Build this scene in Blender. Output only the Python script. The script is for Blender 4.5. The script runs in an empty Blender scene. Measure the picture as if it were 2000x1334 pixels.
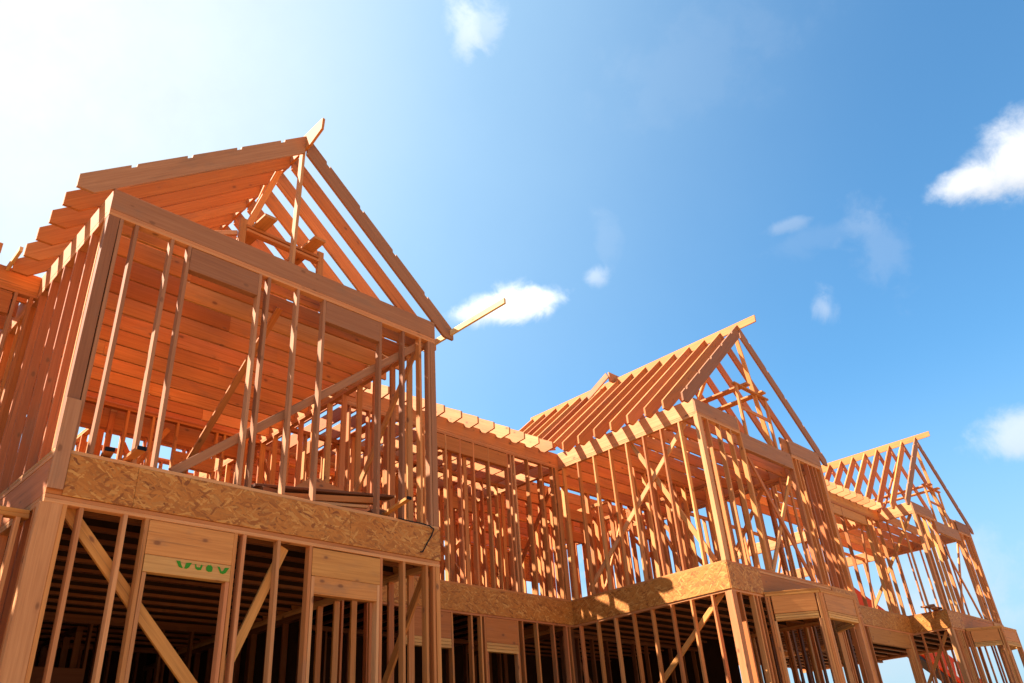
import bpy, math, random
from mathutils import Vector, Matrix
random.seed(7)
S = 1.137                      # drawing unit -> metres
scene = bpy.context.scene
COL = scene.collection

# ------------------------------------------------------------------ camera
CAMR = Matrix(((0.7049864088669436, -0.3078283560321821, -0.6389333819228846),
               (-0.7061377852847319, -0.3885704900832792, -0.5919310791212219),
               (-0.06605748637410105, 0.8684783690219143, -0.4913061479718843)))
CAMP = Vector((-1.77486777, -6.64976646, -2.19800615)) * S
cam_d = bpy.data.cameras.new('camera')
cam_d.sensor_width = 36.0
cam_d.lens = 1567.5883 * 36.0 / 2000.0
cam_d.clip_start = 0.05
cam_d.clip_end = 5000.0
cam = bpy.data.objects.new('camera', cam_d)
cam.matrix_world = Matrix.Translation(CAMP) @ CAMR.to_4x4()
COL.objects.link(cam)
scene.camera = cam

# ------------------------------------------------------------------ light
SUN = Vector((-0.57, 0.62, 1.0)).normalized()
SUN_EL = math.asin(SUN.z)
SUN_AZ = math.atan2(SUN.x, SUN.y)
sun_d = bpy.data.lights.new('sun', 'SUN')
sun_d.energy = 4.9
sun_d.angle = math.radians(0.5)
sun_d.color = (1.0, 0.93, 0.82)
sun = bpy.data.objects.new('sun', sun_d)
sun.rotation_euler = SUN.to_track_quat('Z', 'Y').to_euler()
sun.location = SUN * 60
COL.objects.link(sun)

scene.view_settings.view_transform = 'Standard'
scene.view_settings.look = 'None'
scene.view_settings.exposure = 2.0
scene.view_settings.gamma = 1.0
scene.view_settings.use_curve_mapping = False
scene.cycles.max_bounces = 8
scene.cycles.diffuse_bounces = 6
scene.cycles.use_adaptive_sampling = True

# ------------------------------------------------------------------ world (sky, clouds)
world = bpy.data.worlds.new('World')
scene.world = world
world.use_nodes = True
wn, wl = world.node_tree.nodes, world.node_tree.links
wn.clear()

class N:
    """tiny helper to wire shader nodes"""
    def __init__(self, tree):
        self.t = tree
    def new(self, typ, **kw):
        n = self.t.nodes.new(typ)
        for k, v in kw.items():
            setattr(n, k, v)
        return n
    def set(self, sock, v):
        if hasattr(v, 'is_output'):
            self.t.links.new(v, sock)
        else:
            sock.default_value = v
    def math(self, op, a, b=0.0, c=0.0, clamp=False):
        n = self.new('ShaderNodeMath', operation=op, use_clamp=clamp)
        self.set(n.inputs[0], a); self.set(n.inputs[1], b)
        if op in ('MULTIPLY_ADD', 'SMOOTH_MAX', 'SMOOTH_MIN'):
            self.set(n.inputs[2], c)
        return n.outputs[0]
    def vmath(self, op, a, b=(0, 0, 0)):
        n = self.new('ShaderNodeVectorMath', operation=op)
        self.set(n.inputs[0], a)
        if op == 'SCALE':
            self.set(n.inputs[3], b)
        else:
            self.set(n.inputs[1], b)
        return n.outputs['Value'] if op in ('DOT_PRODUCT', 'LENGTH', 'DISTANCE') else n.outputs[0]
    def ramp(self, x, a, b, lo=0.0, hi=1.0, smooth=True):
        n = self.new('ShaderNodeMapRange')
        n.interpolation_type = 'SMOOTHSTEP' if smooth else 'LINEAR'
        self.set(n.inputs[0], x); self.set(n.inputs[1], a); self.set(n.inputs[2], b)
        self.set(n.inputs[3], lo); self.set(n.inputs[4], hi)
        return n.outputs[0]
    def mix(self, f, a, b, blend='MIX'):
        n = self.new('ShaderNodeMix', data_type='RGBA', blend_type=blend)
        self.set(n.inputs[0], f); self.set(n.inputs[6], a); self.set(n.inputs[7], b)
        return n.outputs[2]
    def noise(self, vec, scale, detail=4.0, rough=0.55, dist=0.0):
        n = self.new('ShaderNodeTexNoise')
        self.set(n.inputs['Vector'], vec)
        n.inputs['Scale'].default_value = scale
        n.inputs['Detail'].default_value = detail
        n.inputs['Roughness'].default_value = rough
        n.inputs['Distortion'].default_value = dist
        return n.outputs[0]

w = N(world.node_tree)
sky = w.new('ShaderNodeTexSky')
sky.sky_type = 'NISHITA'
sky.sun_disc = False
sky.sun_elevation = SUN_EL
sky.sun_rotation = SUN_AZ
sky.altitude = 200.0
sky.air_density = 1.0
sky.dust_density = 0.5
sky.ozone_density = 1.5
bg = w.new('ShaderNodeBackground')
bg.inputs['Strength'].default_value = 0.05
out = w.new('ShaderNodeOutputWorld')
tc = w.new('ShaderNodeTexCoord')
D = tc.outputs['Generated']
n_big = w.noise(D, 9.0, 6.0, 0.6)
n_fine = w.noise(D, 24.0, 9.0, 0.62, 0.3)
nz = w.math('ADD', w.math('MULTIPLY', w.math('SUBTRACT', n_big, 0.5), 1.0), w.math('MULTIPLY', w.math('SUBTRACT', n_fine, 0.5), 1.5))

SKY_GAIN = 1.0
base = w.mix(1.0, sky.outputs[0], (0.665, 1.17, 1.31, 1.0), 'MULTIPLY')
# bright thin veil of cloud around the sun side of the sky
G = Vector((-0.02, 0.71, 0.70)).normalized()
ang = w.math('ARCCOSINE', w.vmath('DOT_PRODUCT', D, G))
ang = w.math('ADD', ang, w.math('MULTIPLY', w.math('SUBTRACT', n_big, 0.5), 0.05))
col = w.mix(w.ramp(ang, 1.10, 0.15, 0.0, 0.75), base, (3.7, 5.2, 6.1, 1.0))
vt = w.ramp(w.math('ADD', n_big, w.math('MULTIPLY', n_fine, 0.4)), 0.45, 0.95, 0.90, 1.05, False)
vc = w.new('ShaderNodeCombineXYZ')
for i_, k_ in enumerate((5.25, 5.4, 5.45)):
    w.set(vc.inputs[i_], w.math('MULTIPLY', vt, k_))
col = w.mix(w.ramp(ang, 0.60, 0.02), col, vc.outputs[0])
sep = w.new('ShaderNodeSeparateXYZ')
w.set(sep.inputs[0], D)
col = w.mix(w.ramp(sep.outputs[2], 0.42, 0.02, 0.0, 0.85), col, (2.5, 3.35, 4.1, 1.0))
# separate small cumulus clouds: direction, half sizes in radians, noise, density, brightness
CLOUDS = [((0.8449, 0.0405, 0.541), 0.049, 0.031, 0.55, 1.0, 5.9),
          ((0.8338, 0.0993, 0.533), 0.030, 0.015, 0.6, 0.9, 5.8),
          ((0.8425, 0.060, 0.522), 0.050, 0.016, 0.9, 0.35, 5.3),
          ((0.6250, 0.5690, 0.5335), 0.030, 0.020, 0.6, 0.95, 7.6),
          ((0.6420, 0.5480, 0.5345), 0.034, 0.015, 0.6, 0.95, 7.6),
          ((0.6050, 0.5930, 0.5290), 0.030, 0.014, 0.6, 0.85, 7.6),
          ((0.6150, 0.5850, 0.5200), 0.050, 0.012, 0.8, 0.55, 7.0),
          ((0.6802, 0.4843, 0.5503), 0.012, 0.013, 0.8, 0.35, 6.5),
          ((0.4520, 0.4330, 0.7760), 0.022, 0.028, 1.0, 0.26, 7.0),
          ((0.4440, 0.4500, 0.7720), 0.016, 0.040, 1.0, 0.28, 7.0),
          ((0.7842, 0.2739, 0.5567), 0.018, 0.006, 0.9, 0.18, 5.5),
          ((0.8100, 0.2400, 0.5350), 0.060, 0.012, 1.0, 0.05, 5.5),
          ((0.8378, 0.2045, 0.5061), 0.024, 0.045, 1.1, 0.10, 5.5),
          ((0.8391, 0.2794, 0.4668), 0.011, 0.018, 0.8, 0.30, 5.5),
          ((0.9419, 0.1555, 0.2881), 0.038, 0.022, 0.7, 0.60, 5.6),
          ((0.6365, 0.2759, 0.7203), 0.10, 0.05, 1.1, 0.035, 5.8),
          ((0.6678, 0.4513, 0.5919), 0.014, 0.030, 1.0, 0.06, 6.2),
          ((0.9429, 0.2829, 0.1758), 0.07, 0.035, 0.8, 0.28, 5.0),
          ((0.9300, 0.3400, 0.1200), 0.10, 0.04, 0.8, 0.28, 5.0),
          ((0.50, 0.84, 0.22), 0.30, 0.08, 0.8, 0.5, 6.6)]
for d, ru, rv, amp, dens, br in CLOUDS:
    c = Vector(d).normalized()
    u = c.cross(Vector((0, 0, 1))).normalized()
    v = u.cross(c).normalized()
    a = w.math('DIVIDE', w.vmath('DOT_PRODUCT', D, u), ru)
    b = w.math('DIVIDE', w.vmath('DOT_PRODUCT', D, v), rv)
    r = w.math('SQRT', w.math('ADD', w.math('MULTIPLY', a, a), w.math('MULTIPLY', b, b)))
    front = w.ramp(w.vmath('DOT_PRODUCT', D, c), 0.2, 0.5)
    r2 = w.math('ADD', r, w.math('MULTIPLY', nz, amp * 2.2))
    m = w.math('MULTIPLY', w.ramp(r2, 1.55, 0.20), front)
    m = w.math('MULTIPLY', m, dens)
    shade = w.ramp(w.math('ADD', b, w.math('MULTIPLY', nz, 1.0)), -1.2, 0.4, br * 0.86, br)
    cc = w.new('ShaderNodeCombineXYZ')
    w.set(cc.inputs[0], shade); w.set(cc.inputs[1], w.math('MULTIPLY', shade, 1.01)); w.set(cc.inputs[2], w.math('MULTIPLY', shade, 1.03))
    col = w.mix(m, col, cc.outputs[0])
wl.new(col, bg.inputs['Color'])
wl.new(bg.outputs[0], out.inputs['Surface'])

# ------------------------------------------------------------------ materials
def wood(name, tints, knot=(0.16, 0.055, 0.02, 1), rough=0.72, grey=0.0, stain=0.35):
    m = bpy.data.materials.new(name)
    m.use_nodes = True
    t = m.node_tree
    t.nodes.clear()
    n = N(t)
    o = n.new('ShaderNodeOutputMaterial')
    p = n.new('ShaderNodeBsdfPrincipled')
    t.links.new(p.outputs[0], o.inputs[0])
    tc = n.new('ShaderNodeTexCoord')
    oi = n.new('ShaderNodeObjectInfo')
    rnd = oi.outputs['Random']
    off = n.new('ShaderNodeCombineXYZ')
    n.set(off.inputs[0], n.math('MULTIPLY', rnd, 91.0))
    n.set(off.inputs[1], n.math('MULTIPLY', rnd, 37.0))
    n.set(off.inputs[2], n.math('MULTIPLY', rnd, 53.0))
    P = n.vmath('ADD', tc.outputs['Object'], off.outputs[0])
    grain = n.noise(n.vmath('MULTIPLY', P, (1.6, 55.0, 55.0)), 1.0, 5.0, 0.6, 0.3)
    cath = n.noise(n.vmath('MULTIPLY', P, (0.9, 16.0, 16.0)), 1.0, 3.0, 0.5, 0.8)
    blot = n.noise(n.vmath('MULTIPLY', P, (1.5, 5.0, 5.0)), 1.0, 4.0, 0.6)
    cr = n.new('ShaderNodeValToRGB')
    cr.color_ramp.interpolation = 'LINEAR'
    els = cr.color_ramp.elements
    while len(els) < len(tints):
        els.new(0.5)
    for i, c in enumerate(tints):
        els[i].position = i / (len(tints) - 1)
        els[i].color = (*c, 1)
    n.set(cr.inputs[0], n.math('FRACT', n.math('MULTIPLY', rnd, 17.31)))
    c = cr.outputs[0]
    g1 = n.ramp(grain, 0.30, 0.72, 0.80, 1.12, False)
    g2 = n.ramp(cath, 0.30, 0.70, 0.90, 1.07, False)
    f = n.math('MULTIPLY', g1, g2)
    f = n.math('MULTIPLY', f, n.ramp(n.math('FRACT', n.math('MULTIPLY', rnd, 71.7)), 0.0, 1.0, 0.66, 1.14, False))
    c = n.mix(1.0, c, n.new('ShaderNodeCombineXYZ').outputs[0]) if False else c
    cc = n.new('ShaderNodeCombineXYZ')
    for i in range(3):
        n.set(cc.inputs[i], n.math('POWER', f, (0.7, 1.0, 1.25)[i]))
    c = n.mix(1.0, c, cc.outputs[0], 'MULTIPLY')
    # stains and handling dirt
    st = n.math('MULTIPLY', n.ramp(blot, 0.56, 0.74), stain)
    c = n.mix(st, c, (0.20, 0.12, 0.07, 1))
    crk = n.noise(n.vmath('MULTIPLY', P, (0.7, 34.0, 34.0)), 1.0, 2.0, 0.5, 0.15)
    c = n.mix(n.ramp(crk, 0.66, 0.74, 0.0, 0.45), c, (0.13, 0.055, 0.025, 1))
    # knots
    vo = n.new('ShaderNodeTexVoronoi')
    n.set(vo.inputs['Vector'], n.vmath('MULTIPLY', P, (4.2, 7.5, 7.5)))
    vo.inputs['Scale'].default_value = 1.0
    sx = n.new('ShaderNodeSeparateXYZ')
    n.set(sx.inputs[0], vo.outputs['Color'])
    gate = n.ramp(sx.outputs[0], 0.70, 0.72, 0.0, 1.0, False)
    kd = n.math('ADD', vo.outputs['Distance'], n.math('MULTIPLY', n.math('SUBTRACT', grain, 0.5), 0.10))
    km = n.math('MULTIPLY', n.ramp(kd, 0.20, 0.09), gate)
    c = n.mix(n.math('MULTIPLY', km, 0.8), c, knot)
    halo = n.math('MULTIPLY', n.ramp(kd, 0.42, 0.16), gate)
    c = n.mix(n.math('MULTIPLY', halo, 0.22), c, (0.36, 0.13, 0.045, 1))
    if grey:
        wth = n.ramp(n.noise(n.vmath('MULTIPLY', P, (1.1, 9.0, 9.0)), 1.0, 4.0, 0.6), 0.25, 0.7, grey * 0.55, grey)
        c = n.mix(wth, c, (0.24, 0.155, 0.098, 1))
    n.set(p.inputs['Base Color'], c)
    p.inputs['Roughness'].default_value = rough
    p.inputs['Specular IOR Level'].default_value = 0.25
    bm = n.new('ShaderNodeBump')
    bm.inputs['Strength'].default_value = 0.25
    bm.inputs['Distance'].default_value = 0.004
    n.set(bm.inputs['Height'], grain)
    t.links.new(bm.outputs[0], p.inputs['Normal'])
    return m

def osb(name):
    m = bpy.data.materials.new(name)
    m.use_nodes = True
    t = m.node_tree
    t.nodes.clear()
    n = N(t)
    o = n.new('ShaderNodeOutputMaterial')
    p = n.new('ShaderNodeBsdfPrincipled')
    t.links.new(p.outputs[0], o.inputs[0])
    tc = n.new('ShaderNodeTexCoord')
    oi = n.new('ShaderNodeObjectInfo')
    off = n.new('ShaderNodeCombineXYZ')
    for i in range(3):
        n.set(off.inputs[i], n.math('MULTIPLY', oi.outputs['Random'], (31.0, 47.0, 23.0)[i]))
    P = n.vmath('ADD', tc.outputs['Object'], off.outputs[0])
    warp = n.new('ShaderNodeTexNoise')
    n.set(warp.inputs['Vector'], P)
    warp.inputs['Scale'].default_value = 9.0
    P = n.vmath('ADD', P, n.vmath('SCALE', warp.outputs['Color'], 0.04))
    sp_ = n.new('ShaderNodeSeparateXYZ')
    n.set(sp_.inputs[0], P)
    cb_ = n.new('ShaderNodeCombineXYZ')
    n.set(cb_.inputs[0], sp_.outputs[0])
    n.set(cb_.inputs[1], n.math('ADD', sp_.outputs[1], sp_.outputs[2]))
    P = cb_.outputs[0]
    best = None
    tone = None
    for k, (rot, sc) in enumerate(((0.12, (7.4, 44, 30)), (-0.30, (8, 40, 30)), (0.8, (9, 46, 30)), (-0.9, (9, 46, 30)), (0.42, (7.6, 42, 30)))):
        mp = n.new('ShaderNodeMapping')
        n.set(mp.inputs['Vector'], P)
        mp.inputs['Rotation'].default_value = (0, 0, rot)
        mp.inputs['Location'].default_value = (k * 3.1, k * 1.7, 0)
        vo = n.new('ShaderNodeTexVoronoi')
        vo.voronoi_dimensions = '2D'
        n.set(vo.inputs['Vector'], n.vmath('MULTIPLY', mp.outputs[0], sc))
        vo.inputs['Scale'].default_value = 1.0
        s = n.new('ShaderNodeSeparateXYZ')
        n.set(s.inputs[0], vo.outputs['Color'])
        pri = n.math('SUBTRACT', s.outputs[0], n.math('MULTIPLY', vo.outputs['Distance'], 0.35))
        if best is None:
            best, tone = pri, s.outputs[1]
        else:
            sel = n.math('GREATER_THAN', pri, best)
            mx = n.new('ShaderNodeMix', data_type='FLOAT')
            n.set(mx.inputs[0], sel); n.set(mx.inputs[2], tone); n.set(mx.inputs[3], s.outputs[1])
            tone = mx.outputs[0]
            best = n.math('MAXIMUM', pri, best)
    cr = n.new('ShaderNodeValToRGB')
    els = cr.color_ramp.elements
    cols = ((0.25, 0.068, 0.008), (0.45, 0.145, 0.018), (0.51, 0.175, 0.026), (0.41, 0.125, 0.014), (0.60, 0.26, 0.055), (0.33, 0.095, 0.011))
    while len(els) < len(cols):
        els.new(0.5)
    for i, c in enumerate(cols):
        els[i].position = i / (len(cols) - 1)
        els[i].color = (*c, 1)
    n.set(cr.inputs[0], tone)
    edge = n.ramp(best, 0.25, 0.62, 0.72, 1.0)
    cc = n.new('ShaderNodeCombineXYZ')
    for i in range(3):
        n.set(cc.inputs[i], edge)
    c = n.mix(1.0, cr.outputs[0], cc.outputs[0], 'MULTIPLY')
    n.set(p.inputs['Base Color'], c)
    p.inputs['Roughness'].default_value = 0.65
    p.inputs['Specular IOR Level'].default_value = 0.3
    bm = n.new('ShaderNodeBump')
    bm.inputs['Strength'].default_value = 0.5
    bm.inputs['Distance'].default_value = 0.004
    n.set(bm.inputs['Height'], best)
    t.links.new(bm.outputs[0], p.inputs['Normal'])
    return m

def plain(name, col, rough=0.6, metal=0.0, noise=0.0, scale=8.0):
    m = bpy.data.materials.new(name)
    m.use_nodes = True
    t = m.node_tree
    n = N(t)
    p = t.nodes['Principled BSDF']
    p.inputs['Roughness'].default_value = rough
    p.inputs['Metallic'].default_value = metal
    p.inputs['Specular IOR Level'].default_value = 0.5 if rough < 0.6 else 0.12
    if noise:
        tc = n.new('ShaderNodeTexCoord')
        k = n.ramp(n.noise(tc.outputs['Object'], scale, 6.0, 0.6), 0.3, 0.7, 1 - noise, 1 + noise, False)
        cc = n.new('ShaderNodeCombineXYZ')
        for i in range(3):
            n.set(cc.inputs[i], n.math('MULTIPLY', k, col[i]))
        n.set(p.inputs['Base Color'], cc.outputs[0])
    else:
        p.inputs['Base Color'].default_value = (*col, 1)
    return m

FIR = wood('fir_lumber', ((0.52, 0.168, 0.042), (0.59, 0.212, 0.052), (0.55, 0.165, 0.050), (0.64, 0.29, 0.085), (0.46, 0.140, 0.036), (0.61, 0.235, 0.058), (0.57, 0.185, 0.050)))
PINE = wood('pale_lumber', ((0.60, 0.235, 0.080), (0.65, 0.295, 0.110), (0.56, 0.188, 0.064)), stain=0.25)
YEL = wood('yellow_lumber', ((0.58, 0.225, 0.045), (0.60, 0.25, 0.058), (0.56, 0.20, 0.040)), stain=0.2)
WTH = wood('weathered_lumber', ((0.38, 0.145, 0.056), (0.44, 0.178, 0.072), (0.35, 0.130, 0.050)), grey=0.10)
OSB = osb('strand_board')
DECKM = plain('shaded_panel', (0.035, 0.015, 0.007), 0.9, 0, 0.25, 3.0)  # ground floor shade put into the colour of deck, joist webs and panels
FLANGE = wood('joist_flange_lumber', ((0.23, 0.07, 0.020), (0.28, 0.088, 0.026)))  # darker than fir, shade under the deck painted in; lighter than the webs
DARKFIR = wood('shaded_and_dark_lumber', ((0.17, 0.055, 0.018), (0.22, 0.072, 0.024), (0.145, 0.046, 0.015)))  # fir with ground floor shade painted in; also on dark loose boards
HDR = wood('header_lumber', ((0.62, 0.30, 0.085), (0.64, 0.32, 0.095)), stain=0.15)
RED = wood('red_fir_lumber', ((0.44, 0.125, 0.040), (0.50, 0.150, 0.048), (0.40, 0.108, 0.034)))
SPF = wood('cream_lumber', ((0.66, 0.38, 0.14), (0.68, 0.42, 0.17)), stain=0.12)
GREEN = plain('green_stamp_ink', (0.045, 0.22, 0.02), 0.8)
BLUE = plain('blue_end_paint', (0.010, 0.011, 0.015), 0.9)
BLACK = plain('black_rubber', (0.012, 0.012, 0.013), 0.6)
REDP = plain('red_orange_paint', (0.55, 0.042, 0.006), 0.75, 0, 0.12, 3.0)
WHITEP = plain('white_lettering', (0.8, 0.8, 0.78), 0.5)
STEEL = plain('dark_steel', (0.05, 0.05, 0.055), 0.5, 0.6, 0.2, 5.0)
RUBBER = plain('tyre_rubber', (0.02, 0.02, 0.02), 0.9, 0, 0.2, 10.0)
GLASS = plain('cab_glass', (0.05, 0.07, 0.08), 0.08)
CONC = plain('concrete', (0.10, 0.085, 0.07), 0.9, 0, 0.15, 4.0)

# ------------------------------------------------------------------ builders
class Thing:
    def __init__(self, name, label, cat, origin, group=None, kind=None):
        e = bpy.data.objects.new(name, None)
        e.empty_display_size = 0.3
        e.location = Vector(origin) * S
        e['label'] = label
        e['category'] = cat
        if group:
            e['group'] = group
        COL.objects.link(e)
        self.e = e

    def _link(self, name, verts, faces, M, mat, parent=None):
        me = bpy.data.meshes.new(name)
        me.from_pydata([tuple(v) for v in verts], [], faces)
        me.materials.append(mat)
        o = bpy.data.objects.new(name, me)
        COL.objects.link(o)
        o.parent = parent or self.e
        o.matrix_basis = M
        return o

    def bd(self, name, p0, p1, wd, dp, up=(0, 0, 1), mat=None, parent=None, jit=0.0, bow=0.0):
        """a sawn board: centre line p0-p1, width wd sideways, depth dp along 'up'"""
        p0, p1 = Vector(p0) * S, Vector(p1) * S
        if jit:
            p0 = p0 + Vector([random.uniform(-jit, jit) * S for _ in range(3)])
            p1 = p1 + Vector([random.uniform(-jit, jit) * S for _ in range(3)])
        x = (p1 - p0)
        L = x.length
        x.normalize()
        z = Vector(up)
        z = (z - x * z.dot(x)).normalized()
        y = z.cross(x)
        a, b, c = L / 2, wd * S / 2, dp * S / 2
        M = Matrix((x, y, z)).transposed().to_4x4()
        M.translation = (p0 + p1) / 2
        ns = 1 if not bow else 6
        verts, faces = [], []
        by, bz = random.uniform(-bow, bow), random.uniform(-bow, bow)
        ch = min(0.0035, b * 0.35, c * 0.35)
        prof = ((-b + ch, -c), (b - ch, -c), (b, -c + ch), (b, c - ch), (b - ch, c), (-b + ch, c), (-b, c - ch), (-b, -c + ch))
        K = 8
        for i in range(ns + 1):
            t = i / ns
            k = 4 * t * (1 - t)
            xx = -a + 2 * a * t
            for (yy, zz) in prof:
                verts.append((xx, yy + by * k * S, zz + bz * k * S))
        for i in range(ns):
            q = i * K
            for j in range(K):
                j2 = (j + 1) % K
                faces.append((q + j, q + j2, q + K + j2, q + K + j))
        faces.append(tuple(range(K - 1, -1, -1)))
        faces.append(tuple(range(ns * K, ns * K + K)))
        return self._link(name, verts, faces, M, mat or FIR, parent)

    def poly(self, name, pts, nrm, t, xdir, mat=None, parent=None):
        """a board sawn to the outline pts (coplanar), thickness t along nrm"""
        pts = [Vector(p) * S for p in pts]
        n = Vector(nrm).normalized()
        x = Vector(xdir)
        x = (x - n * x.dot(n)).normalized()
        z = x.cross(n)
        cen = sum(pts, Vector()) / len(pts)
        M = Matrix((x, n, z)).transposed().to_4x4()
        M.translation = cen
        loc = [((p - cen).dot(x), (p - cen).dot(z)) for p in pts]
        area = sum(loc[i][0] * loc[(i + 1) % len(loc)][1] - loc[(i + 1) % len(loc)][0] * loc[i][1] for i in range(len(loc)))
        if area < 0:
            loc.reverse()
        h = t * S / 2
        k = len(loc)
        verts = [(a, -h, b) for a, b in loc] + [(a, h, b) for a, b in loc]
        faces = [tuple(range(k)), tuple(range(2 * k - 1, k - 1, -1))]
        faces += [(i, i + k, (i + 1) % k + k, (i + 1) % k) for i in range(k)]
        return self._link(name, verts, faces, M, mat or FIR, parent)

T = 0.0336
D4, D6, D8, D10, D12 = 0.078, 0.122, 0.163, 0.207, 0.252
Z_PL, Z_RIM, Z_DECK = 0.067, 0.372, 0.4133     # top of lower plates, top of rim, top of deck
Z_UB = Z_DECK + T                              # underside of upper studs
Z_UT, Z_TP, Z_BM = 2.786, 2.853, 3.090         # top of upper studs, top of plates, top of beam
Z_FL = -2.44                                   # ground floor

def stud_x(h, x, y, z0, z1, name='stud', mat=None, wd=T, dp=D4):
    """stud in a wall that runs along x (outer face at y)"""
    return h.bd(name, (x, y + dp / 2, z0), (x, y + dp / 2, z1), wd, dp, (0, 1, 0), mat, jit=0.0025, bow=0.006)

def stud_y(h, x, y, z0, z1, name='stud', mat=None, wd=T, dp=D4):
    return h.bd(name, (x + dp / 2, y, z0), (x + dp / 2, y, z1), wd, dp, (1, 0, 0), mat, jit=0.0025, bow=0.006)

def plates_x(h, x0, x1, y, z0, n, name, mat=None, dp=D4):
    for i in range(n):
        z = z0 + T * (i + 0.5)
        h.bd(name, (x0, y + dp / 2 + i * 0.0015, z), (x1 - i * 0.003, y + dp / 2 + i * 0.0015, z), dp, T - 0.0008, (0, 0, 1), mat)

def plates_y(h, x, y0, y1, z0, n, name, mat=None, dp=D4):
    for i in range(n):
        z = z0 + T * (i + 0.5)
        h.bd(name, (x + dp / 2 + i * 0.0015, y0, z), (x + dp / 2 + i * 0.0015, y1 - i * 0.003, z), dp, T - 0.0008, (0, 0, 1), mat)

def header_x(h, x0, x1, y, ztop, ht, mat, flat=None, flat_t=0.0, lay=3, name='header'):
    """window header: a wide board on edge and flat boards stacked below it"""
    hd = h.bd(name, (x0, y + D4 / 2 + 0.002, ztop - ht / 2), (x1, y + D4 / 2 + 0.002, ztop - ht / 2), D4, ht, (0, 0, 1), mat)
    if flat_t:
        for i in range(lay):
            z = ztop - ht - 0.001 - flat_t * (i + 0.5) / lay
            h.bd('flat_header_board', (x0 + 0.002, y + D4 / 2 + random.uniform(-.003, .004), z), (x1 - 0.002, y + D4 / 2, z), D4, flat_t / lay - 0.003, (0, 0, 1), flat or YEL)
    return hd

def rafter_pair(h, W, y, zE, over, mat=None, notch=False, zlo=(None, None), only=None, mlo=None):
    """common rafters of a gable bay, tails cut plumb and level"""
    p = (zE - 3.095) / (W / 2 + over)
    vd = D10 * math.sqrt(1 + p * p)
    for sgn in (0, 1):
        if only is not None and sgn != only:
            continue
        def mx(x):
            return x if sgn == 0 else W - x
        xr = W / 2 - T / 2 - 0.001
        top = lambda x: 3.095 + p * (x + over)
        xe = -over
        pts = []
        if zlo[sgn] is None:
            lev = 2.952
            xl = (lev - (3.095 + p * over - vd)) / p
            pts = [(xe, top(xe)), (xe, lev), (xl, lev), (xr, top(xr) - vd), (xr, top(xr))]
        else:
            xa = (zlo[sgn] - 3.095) / p - over
            xb = xa + vd / p * 0.75
            if xb >= xr - 0.05:
                continue
            pts = [(xa, top(xa)), (xb, top(xb) - vd), (xr, top(xr) - vd), (xr, top(xr))]
        if notch:
            q = []
            x = xr - 0.30
            while x > xe + 0.15:
                q += [(x + 0.028, top(x + 0.028)), (x + 0.024, top(x + 0.024) - 0.036), (x - 0.024, top(x - 0.024) - 0.036), (x - 0.028, top(x - 0.028))]
                x -= 0.515
            pts = pts + q
        P3 = [(mx(x), y, z) for x, z in pts]
        h.poly('rafter', P3, (0, 1, 0), T, (1 if sgn == 0 else -1, 0, p), mat)

def i_joist(h, p0, p1, dp, name='floor_joist'):
    """wooden I joist: two flanges and a thin web in one mesh, p0-p1 along its middle"""
    p0, p1 = Vector(p0) * S, Vector(p1) * S
    x = (p1 - p0)
    L = x.length / 2
    x.normalize()
    z = Vector((0, 0, 1))
    y = z.cross(x)
    M = Matrix((x, y, z)).transposed().to_4x4()
    M.translation = (p0 + p1) / 2
    b, f, wb, H = 0.029 * S, 0.033 * S, 0.0045 * S, dp * S / 2
    prof = [(-b, -H), (b, -H), (b, -H + f), (wb, -H + f), (wb, H - f), (b, H - f), (b, H), (-b, H), (-b, H - f), (-wb, H - f), (-wb, -H + f), (-b, -H + f)]
    k = len(prof)
    vs = [(-L, a, c) for a, c in prof] + [(L, a, c) for a, c in prof]
    fs = [(i, (i + 1) % k, (i + 1) % k + k, i + k) for i in range(k)] + [tuple(range(k - 1, -1, -1)), tuple(range(k, 2 * k))]
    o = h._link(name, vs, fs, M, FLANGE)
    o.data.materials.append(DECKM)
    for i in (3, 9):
        o.data.polygons[i].material_index = 1  # web colour carries the shade between the joists
    return o

def joists_x(h, x0, x1, y0, y1, sp, z0, dp, name, splice=True, mat=None):
    y = y0
    k = 0
    while y <= y1:
        if splice:
            xs = x0 + (x1 - x0) * random.choice((0.28, 0.4, 0.5, 0.62, 0.72)) + random.uniform(-.1, .1)
            h.bd(name, (x0, y, z0 + dp / 2), (xs, y, z0 + dp / 2), T, dp, (0, 0, 1), mat, jit=0.003)
            h.bd(name, (xs + .004, y + .008, z0 + dp / 2), (x1, y + .008, z0 + dp / 2 - 0.004), T, dp, (0, 0, 1), mat, jit=0.003)
        else:
            if name == 'floor_joist':
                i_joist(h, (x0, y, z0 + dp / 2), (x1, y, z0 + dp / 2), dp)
            else:
                h.bd(name, (x0, y, z0 + dp / 2), (x1, y, z0 + dp / 2), T, dp, (0, 0, 1), mat, jit=0.002)
        y += sp
        k += 1

def link_rafters(h, x0, x1, yw, ytop, sp=0.366, m=0.56, mat=None, over=0.33, phase=0.0):
    """rafters of the low main roof over a recessed wall at yw, running back along y"""
    x = x0 + phase
    vd = D10 * math.sqrt(1 + m * m)
    while x <= x1:
        ye = yw - over
        top = lambda y: 3.10 + m * (y - ye)
        lev = 2.965
        yl = ye + (lev - (3.10 - vd)) / m if (3.10 - vd) < lev else ye
        pts = [(ye, top(ye)), (ye, lev + 0.02), (yl + 0.02, lev), (ytop, top(ytop) - vd), (ytop, top(ytop))]
        h.poly('rafter', [(x, y, z) for y, z in pts], (1, 0, 0), T, (0, 1, m), mat)
        x += sp

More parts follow.
